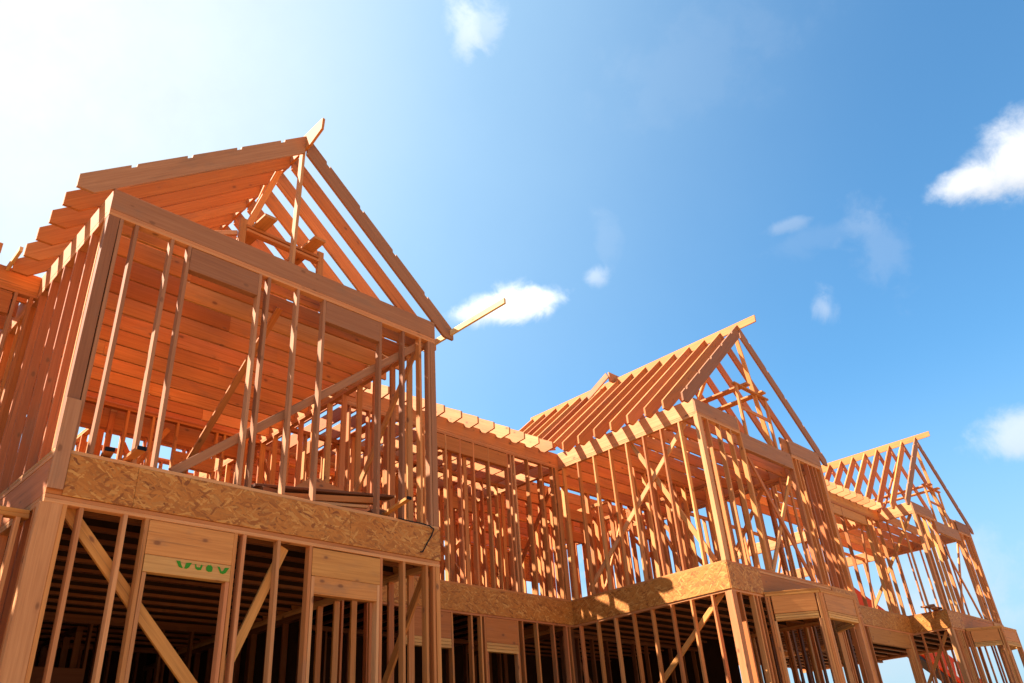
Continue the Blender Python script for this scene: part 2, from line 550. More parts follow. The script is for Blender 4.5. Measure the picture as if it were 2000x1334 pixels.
def wall_x(h, x0, x1, y, z0, z1, sp=0.357, name='partition_stud', mat=None, plate='partition_plate', skip=(), brace=None, top=2):
    plates_x(h, x0, x1, y, z0, 1, plate, mat)
    plates_x(h, x0, x1, y, z1 - T * top, top, plate, mat)
    x = x0 + T / 2
    while x <= x1:
        if not any(a < x < b for a, b in skip):
            stud_x(h, x, y, z0 + T, z1 - T * top, name, mat)
        x += sp
    for a, b in skip:
        for xx in (a, b):
            stud_x(h, xx, y, z0 + T, z1 - T * top, name, mat)
        h.bd('partition_header', (a, y + D4 / 2, z0 + 1.85), (b, y + D4 / 2, z0 + 1.85), D4 - 0.004, D10, (0, 0, 1), mat)
    if brace:
        (bx0, bz0, bx1, bz1) = brace
        h.bd('brace', (bx0, y + D4 + T / 2 + 0.002, bz0), (bx1, y + D4 + T / 2 + 0.002, bz1), T, D4, (0, 0, 1), mat)

def wall_y(h, x, y0, y1, z0, z1, sp=0.357, name='partition_stud', mat=None, plate='partition_plate', skip=(), brace=None, top=2, outer=1):
    plates_y(h, x, y0, y1, z0, 1, plate, mat)
    plates_y(h, x, y0, y1, z1 - T * top, top, plate, mat)
    y = y0 + T / 2
    while y <= y1:
        if not any(a < y < b for a, b in skip):
            stud_y(h, x, y, z0 + T, z1 - T * top, name, mat)
        y += sp
    if brace:
        (by0, bz0, by1, bz1) = brace
        xx = x + (D4 + T / 2 + 0.002 if outer > 0 else -T / 2 - 0.002)
        h.bd('brace', (xx, by0, bz0), (xx, by1, bz1), T, D4, (0, 0, 1), mat)

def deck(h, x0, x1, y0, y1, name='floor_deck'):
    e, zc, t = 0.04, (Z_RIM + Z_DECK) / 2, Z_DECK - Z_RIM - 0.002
    h.bd(name, (x0 + e, (y0 + e + y1) / 2, zc), (x1, (y0 + e + y1) / 2, zc), y1 - y0 - e, t, (0, 0, 1), DECKM)  # deck colour darkened to stand for the shade seen from below
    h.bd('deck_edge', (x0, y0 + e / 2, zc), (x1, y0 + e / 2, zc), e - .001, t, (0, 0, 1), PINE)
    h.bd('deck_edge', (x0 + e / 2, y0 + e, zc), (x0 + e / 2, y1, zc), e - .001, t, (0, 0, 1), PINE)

def slab(h, x0, x1, y0, y1):
    h.bd('foundation', (x0, (y0 + y1) / 2, Z_FL - 0.5), (x1, (y0 + y1) / 2, Z_FL - 0.5), y1 - y0, 0.95, (0, 0, 1), CONC)

# ================================================================== ground
def ground():
    me = bpy.data.meshes.new('ground')
    R = 1500
    zg = -3.35 * S
    vs, fs = [], []
    k = 24
    for i in range(k + 1):
        for j in range(k + 1):
            a, b = (i / k * 2 - 1), (j / k * 2 - 1)
            vs.append((R * a * abs(a), R * b * abs(b), zg))
    for i in range(k):
        for j in range(k):
            fs.append((i * (k + 1) + j, (i + 1) * (k + 1) + j, (i + 1) * (k + 1) + j + 1, i * (k + 1) + j + 1))
    me.from_pydata(vs, [], fs)
    m = bpy.data.materials.new('bare_soil')
    m.use_nodes = True
    n = N(m.node_tree)
    p = m.node_tree.nodes['Principled BSDF']
    tc = n.new('ShaderNodeTexCoord')
    a = n.noise(tc.outputs['Object'], 0.35, 8.0, 0.65)
    b = n.noise(tc.outputs['Object'], 6.0, 6.0, 0.6)
    c = n.mix(n.ramp(a, 0.35, 0.65), (0.26, 0.15, 0.066, 1), (0.36, 0.22, 0.105, 1))
    c = n.mix(n.math('MULTIPLY', n.ramp(b, 0.45, 0.7), 0.4), c, (0.18, 0.105, 0.048, 1))
    n.set(p.inputs['Base Color'], c)
    p.inputs['Roughness'].default_value = 0.95
    bm = n.new('ShaderNodeBump')
    bm.inputs['Strength'].default_value = 0.6
    bm.inputs['Distance'].default_value = 0.05
    n.set(bm.inputs['Height'], b)
    m.node_tree.links.new(bm.outputs[0], p.inputs['Normal'])
    me.materials.append(m)
    o = bpy.data.objects.new('ground', me)
    o['kind'] = 'structure'
    COL.objects.link(o)
ground()

# ================================================================== house 1 (nearest)
def house_near():
    h = Thing('house_frame', 'nearest timber house frame with flat gabled front and wide strand board band, at left', 'house frame', (0, 0, 0), 'timber house frames in a row')
    W, zE = 3.984, 5.030
    RL, RB = 1.90, 6.2
    # ---- ground floor front wall
    stud_x(h, 0.062, 0.0, Z_FL, 0, 'corner_post', PINE, wd=0.165)
    for x in (0.162,):
        stud_x(h, x, 0.0, Z_FL, 0)
    for x in (0.285, 0.625):
        stud_x(h, x, 0.0, Z_FL, 0, 'stud', PINE)
    for x in (0.806, 1.60, 2.377, 3.205):
        stud_x(h, x, 0.0, Z_FL, 0)
    for x, zt in ((0.842, -0.436), (1.565, -0.436), (2.412, -0.28), (3.17, -0.28)):
        stud_x(h, x, 0.0, Z_FL, zt, 'trimmer_stud', PINE)
    for x in (1.687, 2.033):
        stud_x(h, x, 0.0, Z_FL, 0, 'stud', PINE)
    for x in (3.50, 3.80, 3.905):
        stud_x(h, x, 0.0, Z_FL, 0)
    stud_x(h, 3.955, 0.0, Z_FL, 0, 'corner_post', FIR, wd=0.055)
    hd = header_x(h, 0.825, 1.582, 0.0, -0.004, 0.285, FIR, HDR, 0.142, 1)
    # green stamp, its letters cut off by the saw
    fl = [o for o in h.e.children if o.name.startswith('flat_header_board')][-1]
    def mark(pts, x):
        me = bpy.data.meshes.new('stamp')
        sc = 0.048 * S
        me.from_pydata([(x * S + a * sc, -D4 * S / 2 - 0.004, b * sc + 0.002) for a, b in pts], [], [tuple(range(len(pts)))])
        me.materials.append(GREEN)
        o = bpy.data.objects.new('stamp', me)
        COL.objects.link(o)
        o.parent = fl
    bx = -0.115
    for pts, x in ((((0, 1), (.75, 1), (1.0, .35), (1.35, -.15), (1.0, -.15), (.55, 0)), 0.0),
                   (((0, -.15), (.3, .85), (1.3, .95), (.85, 0.1), (.45, -.2)), 0.075),
                   (((0, .8), (.12, .1), (.55, -.15), (1.2, -.1), (1.45, .75), (1.15, .9), (.95, .35), (.35, .35), (.2, .85)), 0.165),
                   (((0, .5), (.3, .95), (.9, 1.0), (1.25, .6), (1.2, -.1), (.5, -.25), (.1, 0)), 0.265),
                   (((0, .95), (.5, .9), (.85, .2), (1.15, .25), (1.5, .9), (2.3, .95), (1.75, 0.0), (1.2, -.3), (.7, -.2)), 0.365)):
        mark(pts, bx + x)
    header_x(h, 2.395, 3.188, 0.0, -0.012, 0.262, YEL)
    header_x(h, 2.43, 3.152, 0.0, -0.276, 0.165, FIR)
    plates_x(h, 0.0, W, 0.0, 0.0, 2, 'top_plate', PINE)
    plates_x(h, 0.0, W, 0.0, Z_FL - T, 1, 'bottom_plate')
    h.bd('brace', (0.18, 0.115, 0.03), (2.45, 0.115, -2.36), T, 0.105, (0, 0, 1), YEL)
    h.bd('brace', (2.15, 0.115, -0.03), (1.15, 0.115, -2.36), T, 0.085, (0, 0, 1), YEL)
    # ---- strand board band between the floors
    for a, b in ((0.118, 0.66), (0.663, 2.80), (2.803, W + 0.006)):
        h.bd('rim_sheathing', (a, -0.004, 0.240), (b, -0.004, 0.240), 0.014, 0.344, (0, 0, 1), OSB)
    h.bd('rim_joist', (0.0, 0.022, 0.220), (W, 0.022, 0.220), T, 0.300, (0, 0, 1), FIR)
    h.bd('rim_joist', (0.020, 0.05, 0.220), (0.020, RB, 0.220), T, 0.300, (0, 0, 1), RED)
    h.bd('rim_joist', (W - 0.020, 0.05, 0.220), (W - 0.020, RB, 0.220), T, 0.300, (0, 0, 1), FIR)
    h.bd('corner_board', (0.052, -0.020, 0.105), (0.052, -0.020, 0.872), 0.118, 0.015, (0, -1, 0), WTH)
    joists_x(h, 0.04, W - 0.04, 0.42, 6.1, 0.357, Z_PL, 0.300, 'floor_joist', splice=False)
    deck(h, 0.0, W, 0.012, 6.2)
    # ---- upper floor front wall
    plates_x(h, 0.0, W, 0.0, Z_DECK, 1, 'bottom_plate', PINE)
    stud_x(h, 0.050, 0.0, Z_UB, Z_UT, 'corner_post', WTH, wd=0.100)
    stud_x(h, 0.122, 0.0, Z_UB, Z_UT, 'stud', WTH)
    for x in (0.268, 0.618, 2.036, 3.484):
        stud_x(h, x, 0.0, Z_UB, Z_UT, 'stud', WTH)
    for x in (0.795, 1.575, 1.68, 2.372, 3.150):
        stud_x(h, x, 0.0, Z_UB, Z_UT, 'stud', WTH)
    stud_x(h, 3.745, 0.0, Z_UB, Z_UT)
    stud_x(h, 3.885, 0.0, Z_UB, Z_UT, 'stud', WTH)
    stud_x(h, 3.945, 0.0, Z_UB, Z_UT, 'corner_post', WTH, wd=0.078)
    header_x(h, 0.815, 1.556, 0.0, 2.778, 0.262, WTH)
    header_x(h, 2.392, 3.132, 0.0, 2.778, 0.262, WTH)
    plates_x(h, 0.0, W, 0.0, Z_UT, 2, 'top_plate', PINE)
    h.bd('gable_beam', (0.0, 0.018, (Z_TP + Z_BM) / 2 + .001), (W, 0.018, (Z_TP + Z_BM) / 2 + .001), T, Z_BM - Z_TP, (0, 0, 1), WTH)
    h.bd('gable_beam', (0.04, 0.053, (Z_TP + Z_BM) / 2), (W - .04, 0.053, (Z_TP + Z_BM) / 2), T, Z_BM - Z_TP - 0.004, (0, 0, 1), FIR)
    h.bd('brace', (0.98, 0.097, 0.47), (3.86, 0.097, 2.79), T, 0.085, (0, 0, 1), WTH)
    # ---- left side wall
    for k in range(1, 6):
        stud_y(h, 0.0, 0.06 + 0.35 * k, Z_UB, Z_UT, 'stud', RED)
        stud_y(h, 0.0, 0.02 + 0.35 * k, Z_FL, 0.0, 'stud', RED)
    stud_y(h, 0.0, 0.10, Z_UB, Z_UT)
    stud_y(h, 0.0, 0.115, Z_FL, 0.0, 'stud', PINE)
    stud_y(h, 0.0, 0.20, Z_FL, 0.0, 'stud')
    plates_y(h, 0.0, 0.08, RB, Z_DECK, 1, 'bottom_plate')
    plates_y(h, 0.0, 0.08, RB, Z_UT, 2, 'top_plate', PINE)
    plates_y(h, 0.0, 0.08, RB, 0.0, 2, 'top_plate', PINE)
    h.bd('side_beam', (0.018, 0.003, (Z_TP + Z_BM) / 2), (0.018, RB, (Z_TP + Z_BM) / 2), T, Z_BM - Z_TP - .002, (0, 0, 1), PINE)
    # ---- right side wall
    xr = W - D4
    for k in range(1, 7):
        stud_y(h, xr, 0.10 + 0.357 * k, Z_UB, Z_UT)
        stud_y(h, xr, 0.10 + 0.357 * k, Z_FL, 0.0)
    plates_y(h, xr, 0.08, RB, Z_DECK, 1, 'bottom_plate')
    plates_y(h, xr, 0.08, RB, Z_UT, 2, 'top_plate', PINE)
    plates_y(h, xr, 0.08, RB, 0.0, 2, 'top_plate', PINE)
    h.bd('side_beam', (W - 0.018, 0.003, (Z_TP + Z_BM) / 2), (W - 0.018, RB, (Z_TP + Z_BM) / 2), T, Z_BM - Z_TP - .002, (0, 0, 1), FIR)
    h.bd('brace', (xr - 0.022, 0.20, 2.84), (xr - 0.022, 2.05, 0.50), T, D4, (0, 0, 1), FIR)
    h.bd('brace', (xr - 0.022, 0.12, -0.02), (xr - 0.022, 1.65, -2.3), T, 0.09, (0, 0, 1), FIR)
    # ---- ceiling joists and attic
    joists_x(h, 0.04, W - 0.04, 0.33, 4.1, 0.357, Z_TP + 0.002, 0.228, 'ceiling_joist')
    h.bd('drop_beam', (0.04, 4.27, Z_TP - .16), (W - .04, 4.27, Z_TP - .16), 0.09, 0.31, (0, 0, 1), FIR)
    h.bd('drop_beam', (0.04, 4.24, Z_TP + .112), (W - .04, 4.24, Z_TP + .112), T, 0.222, (0, 0, 1), FIR)
    joists_x(h, -4.2, -0.03, 2.2, 7.3, 0.357, Z_TP + 0.002, 0.228, 'ceiling_joist', splice=False)
    rafter_pair(h, W, 0.018, zE, 0.316, WTH, notch=True)
    y = 0.36
    for k in range(15):
        zz = None
        if y > RL + 0.1:
            zz = 3.10 + 0.56 * (y - RL + 0.33)
        zr = None if y < 2.3 else 3.10 + 0.56 * (y - 2.4 + 0.33) + 0.15
        if (zz or 0) < zE - 0.25:
            rafter_pair(h, W, y, zE, 0.316, FIR, zlo=(zz, zr))
        y += 0.357
    h.poly('ridge_board', [(W / 2, -0.352, zE + .03), (W / 2, -0.335, zE - 0.13), (W / 2, -0.09, zE - 0.215), (W / 2, 6.0, zE - 0.215), (W / 2, 6.0, zE + .03)], (1, 0, 0), T, (0, 1, 0), FIR)
    h.bd('king_stud', (1.965, 0.090, Z_BM), (1.985, 0.076, 4.80), T * 1.1, D4, (0, 1, 0), PINE)
    # platform frame in the attic with two walk planks
    for x in (1.475, 2.49):
        h.bd('attic_post', (x, 0.36, Z_BM - 0.02), (x, 0.36, 3.69), 0.075, T * 1.4, (0, 1, 0), FIR)
    for zz in (3.545, 3.60):
        h.bd('attic_rail', (1.51, 0.36, zz), (2.455, 0.36, zz), D4, T, (0, 0, 1), FIR)
    h.bd('attic_rail', (0.98, 0.80, 3.50), (1.44, 0.40, 3.50), T, 0.06, (0, 0, 1), PINE)
    for x in (1.475, 2.49):
        h.bd('attic_post', (x, 3.2, Z_BM), (x, 3.2, 3.69), 0.075, T * 1.4, (0, 1, 0), FIR)
    h.bd('attic_rail', (1.51, 3.2, 3.58), (2.455, 3.2, 3.58), D4, T, (0, 0, 1), FIR)
    for x in (1.66, 2.30):
        h.bd('walk_plank', (x, 0.07, 3.64), (x, 3.4, 3.64), 0.155, T, (0, 0, 1), FIR)
    h.bd('ridge_brace', (1.93, 0.72, 4.80), (1.80, 1.75, 3.10), D4, T, (0, 1, 0), FIR)
    h.bd('ridge_brace', (1.93, 0.50, 4.78), (1.68, 1.0, 3.66), D4, T, (0, 1, 0), PINE)
    h.bd('ridge_brace', (2.49, 0.40, 3.12), (2.42, 0.9, 3.5), D4, T, (0, 1, 0), FIR)
    h.bd('brace', (2.15, 0.60, 2.88), (1.95, 3.2, 0.62), D4, T * .9, (0, 1, 0), FIR)
    h.bd('outrigger', (4.262, -0.99, 3.045), (4.262, 0.55, 3.045), T, D4, (0, 0, 1), SPF)
    # ---- recessed wing on the left
    X0 = -4.2
    for k in range(9):
        stud_x(h, -0.06 - 0.357 * k if k else -0.05, RL, Z_UB, Z_UT)
    stud_x(h, -0.20, RL, Z_UB, Z_UT, 'stud', WTH)
    plates_x(h, X0, -0.002, RL, Z_DECK, 1, 'bottom_plate')
    plates_x(h, X0, -0.002, RL, Z_UT, 2, 'top_plate')
    header_x(h, -1.9, -0.235, RL, 2.775, 0.262, FIR)
    h.bd('side_beam', (X0, RL + 0.03, (Z_TP + Z_BM) / 2 - 0.01), (-0.003, RL + 0.03, (Z_TP + Z_BM) / 2 - 0.01), T, Z_BM - Z_TP - .03, (0, 0, 1), FIR)
    link_rafters(h, X0, -0.45, RL, 6.0, phase=0.03)
    h.bd('outrigger', (-0.335, 1.52, 3.075), (-0.335, 2.5, 3.0), T, 0.06, (0, 0, 1), SPF)
    deck(h, X0, -0.004, RL + 0.01, 6.2)
    h.bd('rim_joist', (X0, RL + 0.03, 0.22), (-0.004, RL + 0.03, 0.22), T, 0.30, (0, 0, 1), FIR)
    # lower wall on the left, standing further forward
    plates_x(h, X0, -0.004, 0.27, -0.067, 2, 'top_plate', YEL)
    for x in (-0.075, -0.20, -0.45, -0.85, -1.2, -1.55):
        stud_x(h, x, 0.27, Z_FL, -0.067, 'stud', PINE)
    # ---- interior walls upstairs
    wall_x(h, 0.09, W - 0.09, 4.06, Z_DECK, Z_TP, skip=((0.5, 1.05), (2.6, 3.2)), brace=(1.2, 0.5, 2.5, 2.7))
    wall_x(h, -4.2, W, 7.3, Z_DECK, Z_TP, sp=0.42, skip=((-1.6, -0.7), (1.2, 2.4)), brace=(2.5, 0.5, 3.9, 2.6))
    wall_y(h, xr - .004, 2.60, 7.2, Z_DECK + .002, Z_TP - .003, skip=((4.4, 5.0),), brace=(2.7, 0.5, 4.2, 2.7))
    wall_y(h, 0.004, 2.10, 7.2, Z_DECK + .002, Z_TP - .003, skip=((3.0, 3.7),), brace=(4.2, 2.7, 5.6, 0.6))
    wall_x(h, 0.1, 3.8, 5.6, Z_DECK, Z_TP, sp=0.42, skip=((1.9, 2.5),), brace=(0.2, 2.6, 1.6, 0.6))
    wall_x(h, 0.1, 3.8, 4.9, Z_DECK, Z_TP, sp=0.34, skip=((2.6, 3.1),), brace=(3.6, 0.5, 2.2, 2.7))
    wall_y(h, 1.7, 4.2, 5.5, Z_DECK, Z_TP, sp=0.34)
    wall_y(h, 2.9, 5.7, 7.2, Z_DECK, Z_TP, sp=0.34)
    wall_x(h, -4.1, -0.1, 4.0, Z_DECK, Z_TP, sp=0.40, brace=(-2.4, 0.5, -0.6, 2.7))
    deck(h, -4.2, W, 6.21, 7.5)
    # ---- interior walls downstairs, shade under the deck put into their colour
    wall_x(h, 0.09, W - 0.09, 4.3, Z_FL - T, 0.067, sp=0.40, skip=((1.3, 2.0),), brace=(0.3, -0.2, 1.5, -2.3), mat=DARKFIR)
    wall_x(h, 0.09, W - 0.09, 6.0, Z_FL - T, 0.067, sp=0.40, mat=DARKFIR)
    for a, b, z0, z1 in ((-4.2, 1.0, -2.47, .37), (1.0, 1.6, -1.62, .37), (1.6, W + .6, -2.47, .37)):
        h.bd('rear_panel', (a, 7.4, (z0 + z1) / 2), (b, 7.4, (z0 + z1) / 2), 0.014, z1 - z0, (0, 0, 1), DECKM)  # added panels closing the rear to keep light out of the ground floor
    h.bd('side_light_block', (-4.2, 0.6, -1.05), (-4.2, 7.4, -1.05), 0.014, 2.84, (0, 0, 1), DECKM)  # added side panels, here to block light from the ground floor
    h.bd('side_light_block', (-0.04, 2.0, -1.05), (-0.04, 7.38, -1.05), 0.014, 2.84, (0, 0, 1), DECKM)
    h.bd('side_light_block', (W + 0.03, 2.6, -1.05), (W + 0.03, 7.38, -1.05), 0.014, 2.84, (0, 0, 1), DECKM)
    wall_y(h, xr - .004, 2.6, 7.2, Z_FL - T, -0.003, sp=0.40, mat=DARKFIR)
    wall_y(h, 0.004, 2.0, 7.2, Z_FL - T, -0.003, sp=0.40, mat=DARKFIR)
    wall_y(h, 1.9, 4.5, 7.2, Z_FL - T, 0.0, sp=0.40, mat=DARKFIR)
    slab(h, -4.2, W, 0.0, 7.5)
    return h

# ================================================================== houses 2 and 3
def house_bay(label, origin, W, zE, LW, RL, far, seed):
    random.seed(seed)
    h = Thing('house_frame', label, 'house frame', origin, 'timber house frames in a row')
    RB = 6.0
    MID = W / 2
    # ---- ground floor front
    stud_x(h, 0.058, 0.0, Z_FL, 0, 'corner_post', PINE, wd=0.115, dp=0.115)
    for x in (0.25, 0.62, 0.72, 0.80):
        stud_x(h, x, 0.0, Z_FL, 0)
    plates_x(h, 0.0, 0.93, 0.0, 0.0, 2, 'top_plate', PINE)
    plates_x(h, 3.35, W, 0.0, 0.0, 2, 'top_plate', PINE)
    h.bd('bay_beam', (0.93, 0.06, 0.03), (3.35, 0.06, 0.03), T, 0.066, (0, 0, 1), FIR)
    for x in (3.45, 3.55, 3.95, W - 0.06, W - 0.02):
        stud_x(h, x, 0.0, Z_FL, 0)
    # ---- canted ground floor bay window
    A, B, Cc, E = Vector((0.90, -0.02, 0)), Vector((1.45, -0.66, 0)), Vector((2.68, -0.66, 0)), Vector((3.23, -0.02, 0))
    for p, q in ((A, B), (B, Cc), (Cc, E)):
        d = (q - p).normalized()
        nn = Vector((-d.y, d.x, 0))
        L = (q - p).length
        def at(s, inn, z):
            return p + d * s + nn * inn + Vector((0, 0, z))
        for i in range(2):
            h.bd('top_plate', at(0.0 if i else 0.012, D4 / 2, T * (i + .5)), at(L if i else L - 0.012, D4 / 2, T * (i + .5)), D4, T - .0008, (0, 0, 1), YEL)
        h.bd('header', at(0.10, D4 / 2, -0.130), at(L - 0.10, D4 / 2, -0.130), D4 - 0.004, 0.256, (0, 0, 1), FIR)
        for i in range(3):
            h.bd('flat_header_board', at(0.10, D4 / 2, -0.262 - 0.034 * (i + .5)), at(L - 0.10, D4 / 2 + random.uniform(-.003, .003), -0.262 - 0.034 * (i + .5)), D4, 0.0305, (0, 0, 1), HDR)
        for s in (0.02, 0.058, L - 0.058, L - 0.02):
            h.bd('bay_post', at(s, D4 / 2, Z_FL), at(s, D4 / 2, -0.002), T, D4, nn, FIR, jit=0.002)
        for s in (0.094, L - 0.094):
            h.bd('trimmer_stud', at(s, D4 / 2, Z_FL), at(s, D4 / 2, -0.366), T, D4, nn, PINE, jit=0.002)
        h.bd('bottom_plate', at(0.0, D4 / 2, Z_FL - T / 2), at(L, D4 / 2, Z_FL - T / 2), D4, T, (0, 0, 1), FIR)
    # ---- band between the floors
    h.bd('rim_sheathing', (-0.008, -0.006, 0.222), (0.94, -0.006, 0.222), 0.014, 0.378, (0, 0, 1), OSB)
    h.bd('rim_joist', (0.0, 0.022, 0.220), (W, 0.022, 0.220), T, 0.300, (0, 0, 1), FIR)
    h.bd('rim_sheathing', (3.42, -0.006, 0.240), (W, -0.006, 0.240), 0.014, 0.344, (0, 0, 1), OSB)
    for x, y1 in ((0.0, RL), (W, RL + 1.0)):
        xx = -0.007 if x == 0 else W + 0.007
        h.bd('rim_sheathing', (xx, 0.002, 0.222), (xx, y1, 0.222), 0.014, 0.378, (0, 0, 1), OSB)
        xi = 0.022 if x == 0 else W - 0.022
        h.bd('rim_joist', (xi, 0.05, 0.220), (xi, RB, 0.220), T, 0.300, (0, 0, 1), FIR)
    joists_x(h, 0.045, W - 0.045, 0.38, RB, 0.357, Z_PL, 0.300, 'floor_joist', splice=False)
    deck(h, 0.0, W, 0.002, RB)
    # ---- upper floor front wall
    for a, b in ((0.0, 1.34), (1.34, 3.15), (3.15, W)):
        plates_x(h, a, b - .003, 0.0, Z_DECK, 1, 'bottom_plate')
    stud_x(h, 0.060, 0.0, Z_UB, Z_UT, 'corner_post', PINE, wd=0.115)
    for x in (0.30, 0.655, 1.01):
        stud_x(h, x, 0.0, Z_UB, Z_UT)
    stud_x(h, 1.335, 0.0, Z_UB, Z_BM + 0.01)
    stud_x(h, 1.372, 0.0, Z_UB, 2.53)
    stud_x(h, 3.12, 0.0, Z_UB, 2.53, 'stud', PINE)
    stud_x(h, 3.157, 0.0, Z_UB, Z_UT)
    for x in (3.33, 3.44, 3.79, 3.98, 4.12):
        if x < W - 0.13:
            stud_x(h, x, 0.0, Z_UB, Z_UT)
    stud_x(h, W - 0.06, 0.0, Z_UB, Z_UT, 'corner_post', FIR, wd=0.115)
    header_x(h, 1.355, 3.138, 0.0, 2.832, 0.30, WTH)
    plates_x(h, 0.0, 1.315, 0.0, Z_UT, 2, 'top_plate', PINE)
    plates_x(h, 3.18, W, 0.0, Z_UT, 2, 'top_plate', PINE)
    zc = (Z_TP + Z_BM) / 2
    h.bd('gable_beam', (0.0, 0.018, zc), (1.315, 0.018, zc), T, Z_BM - Z_TP, (0, 0, 1), WTH)
    h.bd('gable_beam', (3.19, 0.018, zc + .03), (W, 0.018, zc + .03), T, Z_BM - Z_TP + .05, (0, 0, 1), WTH)
    h.bd('gable_beam', (2.95, 0.055, zc + .03), (3.6, 0.055, zc + .03), T, Z_BM - Z_TP + .05, (0, 0, 1), FIR)
    h.bd('brace', (3.05, 0.115, 0.50), (1.45, 0.115, 2.75), T, D4, (0, 0, 1), FIR)
    h.bd('brace', (1.7, 0.155, 0.50), (3.3, 0.155, 2.55), T, D4, (0, 0, 1), FIR)
    # ---- side walls
    for k in range(1, int(RL / 0.366) + 1):
        y = 0.366 * k
        stud_y(h, 0.0, y + 0.01, Z_UB, Z_UT)
        stud_y(h, 0.0, y - 0.02, Z_FL, 0.0)
    for k in range(1, 8):
        stud_y(h, W - D4, 0.366 * k, Z_UB, Z_UT)
        stud_y(h, W - D4, 0.366 * k, Z_FL, 0.0)
    for x in (0.0, W - D4):
        plates_y(h, x, 0.08, RB, Z_DECK, 1, 'bottom_plate')
        plates_y(h, x, 0.08, RB, Z_UT, 2, 'top_plate', PINE)
        plates_y(h, x, 0.08, RB, 0.0, 2, 'top_plate', PINE)
        xx = 0.018 if x == 0 else W - 0.018
        h.bd('side_beam', (xx, 0.003, zc), (xx, RB, zc), T, Z_BM - Z_TP - .002, (0, 0, 1), PINE)
    if RL > 2:
        h.bd('brace', (0.10, 0.30, 2.78), (0.10, 2.7, 0.55), T, D4, (0, 0, 1), PINE)
        h.bd('brace', (0.10, 0.20, 0.03), (0.10, 2.2, -1.6), T, D4, (0, 0, 1), YEL)
        h.bd('brace', (0.14, 1.45, 2.8), (0.14, 0.25, 0.50), T, D4, (0, 0, 1), FIR)
    else:
        h.bd('brace', (0.10, 0.12, 0.03), (0.10, 1.5, -1.9), T, D4, (0, 0, 1), YEL)
    # ---- ceiling joists, roof
    jy = (0.38, 4.0) if not far else (0.9, 2.8)
    joists_x(h, 0.04, W - 0.04, jy[0], jy[1], 0.366, Z_TP + 0.002, 0.228, 'ceiling_joist', splice=not far)
    rafter_pair(h, W, 0.018, zE, 0.33, WTH, notch=True)
    y = 0.40
    nr = 15 if not far else 8
    for k in range(nr):
        zz = None if y < RL - 0.1 else 3.10 + 0.56 * (y - RL + 0.33)
        if (zz or 0) < zE - 0.25:
            rafter_pair(h, W, y, zE, 0.33, FIR, zlo=(zz if not far else None, zz if not far else None))
        y += 0.366
    yb = 0.40 + 0.366 * (nr - 1) + 0.05
    h.poly('ridge_board', [(MID, -0.385, zE + .03), (MID, -0.38, zE - 0.11), (MID, yb, zE - 0.215), (MID, yb, zE + .03)], (1, 0, 0), T, (0, 1, 0), FIR)
    # ---- attic platform
    for x in (1.69, 2.74):
        h.bd('attic_post', (x, 0.06, 2.835), (x, 0.06, 3.86), 0.06, T * 1.3, (0, 1, 0), FIR)
    h.bd('attic_rail', (1.60, 0.06, 3.88), (2.83, 0.06, 3.88), D4, T, (0, 0, 1), FIR)
    h.bd('attic_rail', (1.73, 0.06, 3.42), (2.72, 0.06, 3.42), T, 0.06, (0, 0, 1), FIR)
    for x in (1.95, 2.52):
        h.bd('walk_plank', (x, -0.06, 3.917), (x, 2.6, 3.917), 0.155, T, (0, 0, 1), FIR)
    h.bd('attic_rail', (1.45, 1.9, 3.88), (2.83, 1.9, 3.88), D4, T, (0, 0, 1), FIR)
    for x in (1.6, 2.74):
        h.bd('attic_post', (x, 1.9, Z_BM), (x, 1.9, 3.86), 0.06, T * 1.3, (0, 1, 0), FIR)
    h.bd('king_stud', (MID, 0.10, zE - 0.22), (2.62, 0.10, 2.85), T * 1.1, D4, (0, 1, 0), FIR)
    h.bd('ridge_brace', (MID + 0.02, 0.5, zE - 0.22), (MID - 0.3, 1.6, 3.1), D4, T, (0, 1, 0), FIR)
    # ---- recessed link on the left
    X0 = -LW
    over = 0.33
    plates_x(h, X0, -0.003, RL, Z_DECK, 1, 'bottom_plate')
    plates_x(h, X0, -0.003, RL, Z_UT, 2, 'top_plate', PINE)
    plates_x(h, X0, -0.003, RL, 0.0, 2, 'top_plate', PINE)
    h.bd('rim_sheathing', (X0, RL - 0.006, 0.222), (-0.017, RL - 0.006, 0.222), 0.014, 0.378, (0, 0, 1), OSB)
    h.bd('rim_joist', (X0, RL + 0.022, 0.220), (-0.02, RL + 0.022, 0.220), T, 0.300, (0, 0, 1), FIR)
    h.bd('side_beam', (X0, RL + 0.018, zc), (-0.003, RL + 0.018, zc), T, Z_BM - Z_TP - .004, (0, 0, 1), FIR)
    link_rafters(h, X0, -0.25, RL, RL + (3.6 if not far else 1.2), phase=0.12, over=over, mat=PINE)
    deck(h, X0, -0.004, RL + 0.01, RB)
    y = X0 + 0.2
    k = 0
    while y < -0.1:
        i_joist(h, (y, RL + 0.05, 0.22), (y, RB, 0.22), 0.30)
        if not far:
            h.bd('ceiling_joist', (y + .1, RL + 0.04, Z_TP + 0.116), (y + .1, RL + 2.35, Z_TP + 0.116), T, 0.228, (0, 0, 1), FIR)
        y += 0.366
    if not far:
        for x in (-4.6, -4.25, -3.9, -3.55, -3.20, -3.045, -2.75, -2.44, -2.14, -1.80, -1.345, -0.83, -0.475, -0.175):
            stud_x(h, x, RL, Z_UB, Z_UT)
        for x in (-1.265, -1.175):
            stud_x(h, x, RL, Z_UB, Z_UT, 'stud', PINE)
        stud_x(h, -0.07, RL, Z_UB, Z_UT, 'corner_post', FIR, wd=0.10)
        header_x(h, -3.02, -1.36, RL, 2.775, 0.24, FIR)
        for x in (-4.6, -4.2, -2.72, -2.33, -2.14, -2.06, -1.36, -1.25, -0.91, -0.525, -0.20, -0.12):
            stud_x(h, x, RL, Z_FL, 0.0)
